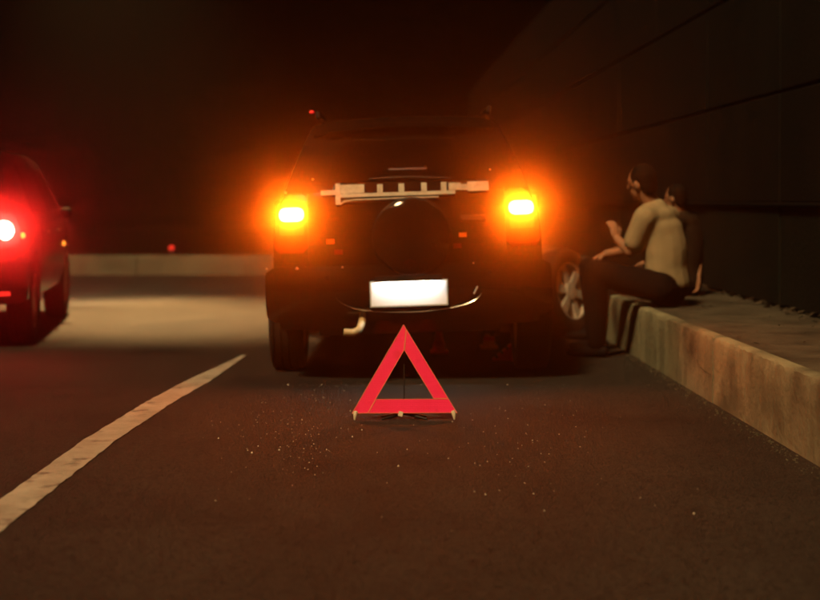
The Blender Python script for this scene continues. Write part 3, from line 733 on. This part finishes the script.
def person(name, label, J, face, shirt, sleeve, short=True, k=1.0, shoes='shoe'):
    base = J['base']; root = empty(name, base); tag(root, label, 'person')
    up = (J['head'] - J['neck']).normalized()
    body = MB()
    rot, P = head(body, J['head'], face, (up * .6 + Vector((0, 0, 1)) * .8).normalized(), k)
    body.limb([(J['neck'], .060 * k), (J['head'] - Vector((0, 0, .05 * k)), .054 * k)])
    body.limb([(J['pelvis'], .13 * k), (J['waist'], .105 * k), (J['chest'], .108 * k), (J['neck'], .066 * k)])
    for s_ in 'LR':
        body.limb([(J['chest'] * .5 + J['neck'] * .5, .075 * k), (J['sh' + s_], .062 * k), (J['el' + s_], .043 * k), (J['wr' + s_], .030 * k)])
        hand(body, J['wr' + s_], J['hd' + s_], J['pn' + s_], .009 * k, curl=.7, side=1 if s_ == 'L' else -1)
        body.limb([(J['pelvis'], .11 * k), (J['hip' + s_], .095 * k), (J['kn' + s_], .060 * k), (J['an' + s_], .040 * k)])
    skinned('body', body, 'skin', root, base, .0075, 4)
    # hair cap on crown and back of the head
    hb = MB(); upv = Vector((0, 0, 1))
    hb.blob(P(0, -.018, .038), (.087 * k, .098 * k, .098 * k), rot)
    hb.blob(P(0, -.045, -.02), (.074 * k, .060 * k, .075 * k), rot)
    skinned('hair', hb, 'hair', root, base, .010, 2)
    sb = MB()
    pe, wa, chs, ne = J['pelvis'], J['waist'], J['chest'], J['neck']
    across = (J['shR'] - J['shL']).normalized(); fwd = face.normalized()
    def slab(p, rx, ry, rz):
        z = Vector((0, 0, 1)); f_ = z.cross(across).normalized(); a_ = f_.cross(z).normalized()
        sb.blob(p, (rx * k, ry * k, rz * k), Matrix((a_, f_, z)).transposed())
    n_ = 20
    for i in range(n_ + 1):
        f = i / n_
        p = pe + (wa - pe) * (f * 2) if f < .5 else wa + (chs - wa) * ((f - .5) * 2)
        slab(p + Vector((0, 0, .015 if i == 0 else 0)), .178 + .012 * math.sin(f * 5) + .022 * max(0, f - .45) / .55, .150 + .008 * math.cos(f * 9), .085)
    slab(chs + (ne - chs) * .5, .185, .128, .085)
    sb.limb([(ne - Vector((0, 0, .03)), .085 * k), (ne + (chs - ne) * .3, .10 * k)])
    for s_ in 'LR':
        e = J['el' + s_]; s0 = J['sh' + s_]
        end = s0 + (e - s0) * (.72 if short else 1.0)
        sb.limb([((chs + ne) * .5, .10 * k), (s0, .082 * k), (end, (.076 if short else .058) * k)])
        if not short: sb.limb([(e, .058 * k), (e + (J['wr' + s_] - e) * .92, .046 * k)])
    skinned('shirt', sb, shirt, root, base, .011, 14)
    tb = MB(); tb.limb([(pe - Vector((0, 0, .015)), .150 * k), (pe + Vector((0, 0, .03)), .145 * k)])
    for s_ in 'LR':
        h_, kn, an = J['hip' + s_], J['kn' + s_], J['an' + s_]
        tb.limb([(pe, .14 * k), (h_, .115 * k), (h_ + (kn - h_) * .5 + Vector((0, 0, -.012)), .100 * k), (kn, .082 * k), (kn + (an - kn) * .5, .076 * k), (an + (kn - an) * .06, .066 * k)])
    skinned('trousers', tb, 'trousers', root, base, .011, 4)
    for s_ in 'LR':
        an = J['an' + s_]; f_ = J['ft' + s_].normalized(); sb2 = MB(); zf = an.z
        g0 = Vector((an.x, an.y, 0)) 
        sb2.limb([(g0 + Vector((0, 0, .046)) - f_ * .05, .042), (g0 + f_ * .06 + Vector((0, 0, .040)), .042), (g0 + f_ * .15 + Vector((0, 0, .032)), .034), (g0 + f_ * .185 + Vector((0, 0, .028)), .026)])
        sb2.limb([(g0 + Vector((0, 0, .05)), .044), (g0 + Vector((0, 0, .10)), .045)])
        for v in sb2.v: v.z = max(v.z, .004)
        skinned('shoe', sb2, shoes, root, base, .009, 2)
    return root

F1 = Vector((-.78, .62, 0))
J = dict(base=Vector((1.82, 9.78, KERB_H)), pelvis=at(667, 285, 9.80), waist=at(666, 258, 9.80), chest=at(661, 227, 9.80), neck=at(652, 205, 9.80), head=at(642, 183, 9.78),
         shL=at(645, 217, 9.66), shR=at(669, 217, 9.95), elL=at(630, 251, 9.74), wrL=at(617, 239, 9.82), elR=at(636, 248, 10.16), wrR=at(606, 254, 10.10),
         hdL=Vector((-.25, .15, .9)), pnL=Vector((-.4, .9, .1)), hdR=Vector((-.9, .0, -.35)), pnR=Vector((0, 0, -1)),
         hipL=at(660, 287, 9.68), hipR=at(662, 286, 9.93), knL=at(596, 271, 9.72), knR=at(590, 268, 10.12), anL=Vector((1.30, 9.78, .085)), anR=Vector((1.36, 10.22, .085)),
         ftL=Vector((-.95, .25, 0)), ftR=Vector((-.9, .4, 0)))
person('person', 'seated person in cream T-shirt and dark trousers, back turned, on the kerb', J, F1, 'shirt', None)
F2 = Vector((-.8, .6, 0))
B = Vector((2.16, 10.95, 0))
J2 = dict(base=Vector((2.16, 10.95, KERB_H)), pelvis=at(686, 283, 10.95), waist=at(687, 258, 10.95), chest=at(684, 231, 10.95), neck=at(680, 214, 10.95), head=at(676, 198, 10.93),
          shL=at(675, 224, 10.80), shR=at(691, 222, 11.02), elL=at(668, 250, 10.75), wrL=at(650, 262, 10.80), elR=at(699, 250, 10.98), wrR=at(698, 276, 10.86),
          hdL=Vector((-.9, .2, -.2)), pnL=Vector((0, 0, -1)), hdR=Vector((-.1, -.1, -.9)), pnR=Vector((-.9, -.3, 0)),
          hipL=at(680, 287, 10.85), hipR=at(684, 287, 11.03), knL=Vector((1.66, 10.95, .52)), knR=Vector((1.70, 11.18, .52)), anL=Vector((1.42, 11.0, .085)), anR=Vector((1.45, 11.26, .085)),
          ftL=Vector((-.95, .25, 0)), ftR=Vector((-.9, .4, 0)))
person('person', 'second, smaller seated person in dark clothes behind the cream-shirted one', J2, F2, 'dark_shirt', None, k=.84)

# ------------------------------------------------------------------ loose small stuff
mb = MB()
for k in range(230):
    if random.random() < .6: px, py = random.gauss(298, 40), random.gauss(428, 28)
    else: px, py = random.gauss(520, 50), random.gauss(435, 35)
    if random.random() < .08: px, py = random.uniform(200, 700), random.uniform(400, 520)
    py = max(385, py); p = at(px, py, 1540 / (py - 200)); r_ = random.uniform(.0016, .0036) * (1.5 if random.random() < .1 else 1)
    q = random.uniform(0, 6); a = Vector((math.cos(q), math.sin(q), 0)) * r_; b_ = Vector((-a.y, a.x, 0)); z = Vector((0, 0, r_ * 1.2)); g = Vector((p.x, p.y, 0))
    mb.add([g + a, g + b_, g - a * random.uniform(.5, 1.2), g - b_, g + z + a * random.uniform(-.4, .4), g + z * .8 + b_ * .5], [(0, 1, 5, 4), (1, 2, 5), (2, 3, 4, 5), (3, 0, 4)])
o = mb.build('glass_grit', 'shard', smooth=False); tag(o, 'tiny glittering grit scattered over the asphalt', 'grit', kind='stuff')
mb = MB()
for k in range(900):
    y = random.uniform(2.5, 13); x = KX0 + KDX * y - .004 - abs(random.gauss(0, .045)); r_ = random.uniform(.002, .007) * (1.8 if random.random() < .06 else 1)
    q = random.uniform(0, 6.28); a = Vector((math.cos(q), math.sin(q), 0)) * r_; b_ = Vector((-a.y, a.x, 0)); z = Vector((0, 0, r_)); g = Vector((x - .006, y, 0))
    mb.add([g + a, g + b_, g - a, g - b_, g + z + a * .3, g + z * .8 - a * .4], [(0, 1, 4), (1, 2, 5, 4), (2, 3, 5), (3, 0, 4, 5)])
o = mb.build('gutter_grit', 'pebble', smooth=False); tag(o, 'loose dirt and pebbles along the foot of the right kerb', 'grit', kind='stuff')
mb = MB()
for k in range(420):
    y = random.uniform(2, 14); x = KX0 + KDX * y + .97 - abs(random.gauss(0, .07)); r_ = random.uniform(.012, .035)
    q = random.uniform(0, 6.28); a = Vector((math.cos(q), math.sin(q), random.uniform(-.2, .4))) * r_; b_ = Vector((-a.y, a.x, random.uniform(.2, .6) * r_)) * .5
    g = Vector((x, y, KERB_H + random.uniform(0, .025)))
    mb.add([g - a, g + b_, g + a, g - b_], [(0, 1, 2), (0, 2, 3)])
for k in range(60):
    y = random.uniform(3, 12); x = KX0 + KDX * y + random.uniform(.1, .9); r_ = random.uniform(.008, .022)
    q = random.uniform(0, 6.28); a = Vector((math.cos(q), math.sin(q), .2)) * r_; b_ = Vector((-a.y, a.x, .3 * r_)) * .5
    g = Vector((x, y, KERB_H + .006)); mb.add([g - a, g + b_, g + a, g - b_], [(0, 1, 2), (0, 2, 3)])
o = mb.build('dry_leaves', 'leaf', smooth=False); tag(o, 'dark dry leaves gathered at the foot of the wall', 'leaves', kind='stuff')

# ------------------------------------------------------------------ haze: the glow round the lamps
hz = MB().box((0, 115, 3.2), (290, 270, 9.0)).build('haze', M['joint'], smooth=False)
hm = bpy.data.materials.new('haze_air'); hm.use_nodes = True; hn = hm.node_tree; hn.nodes.clear()
ho = hn.nodes.new('ShaderNodeOutputMaterial'); hp = hn.nodes.new('ShaderNodeVolumePrincipled')
hp.inputs['Color'].default_value = (.95, .93, .9, 1); hp.inputs['Density'].default_value = HAZE_DENSITY; hp.inputs['Anisotropy'].default_value = HAZE_G
hn.links.new(hp.outputs[0], ho.inputs['Volume'])
hz.data.materials.clear(); hz.data.materials.append(hm); tag(hz, kind='stuff')
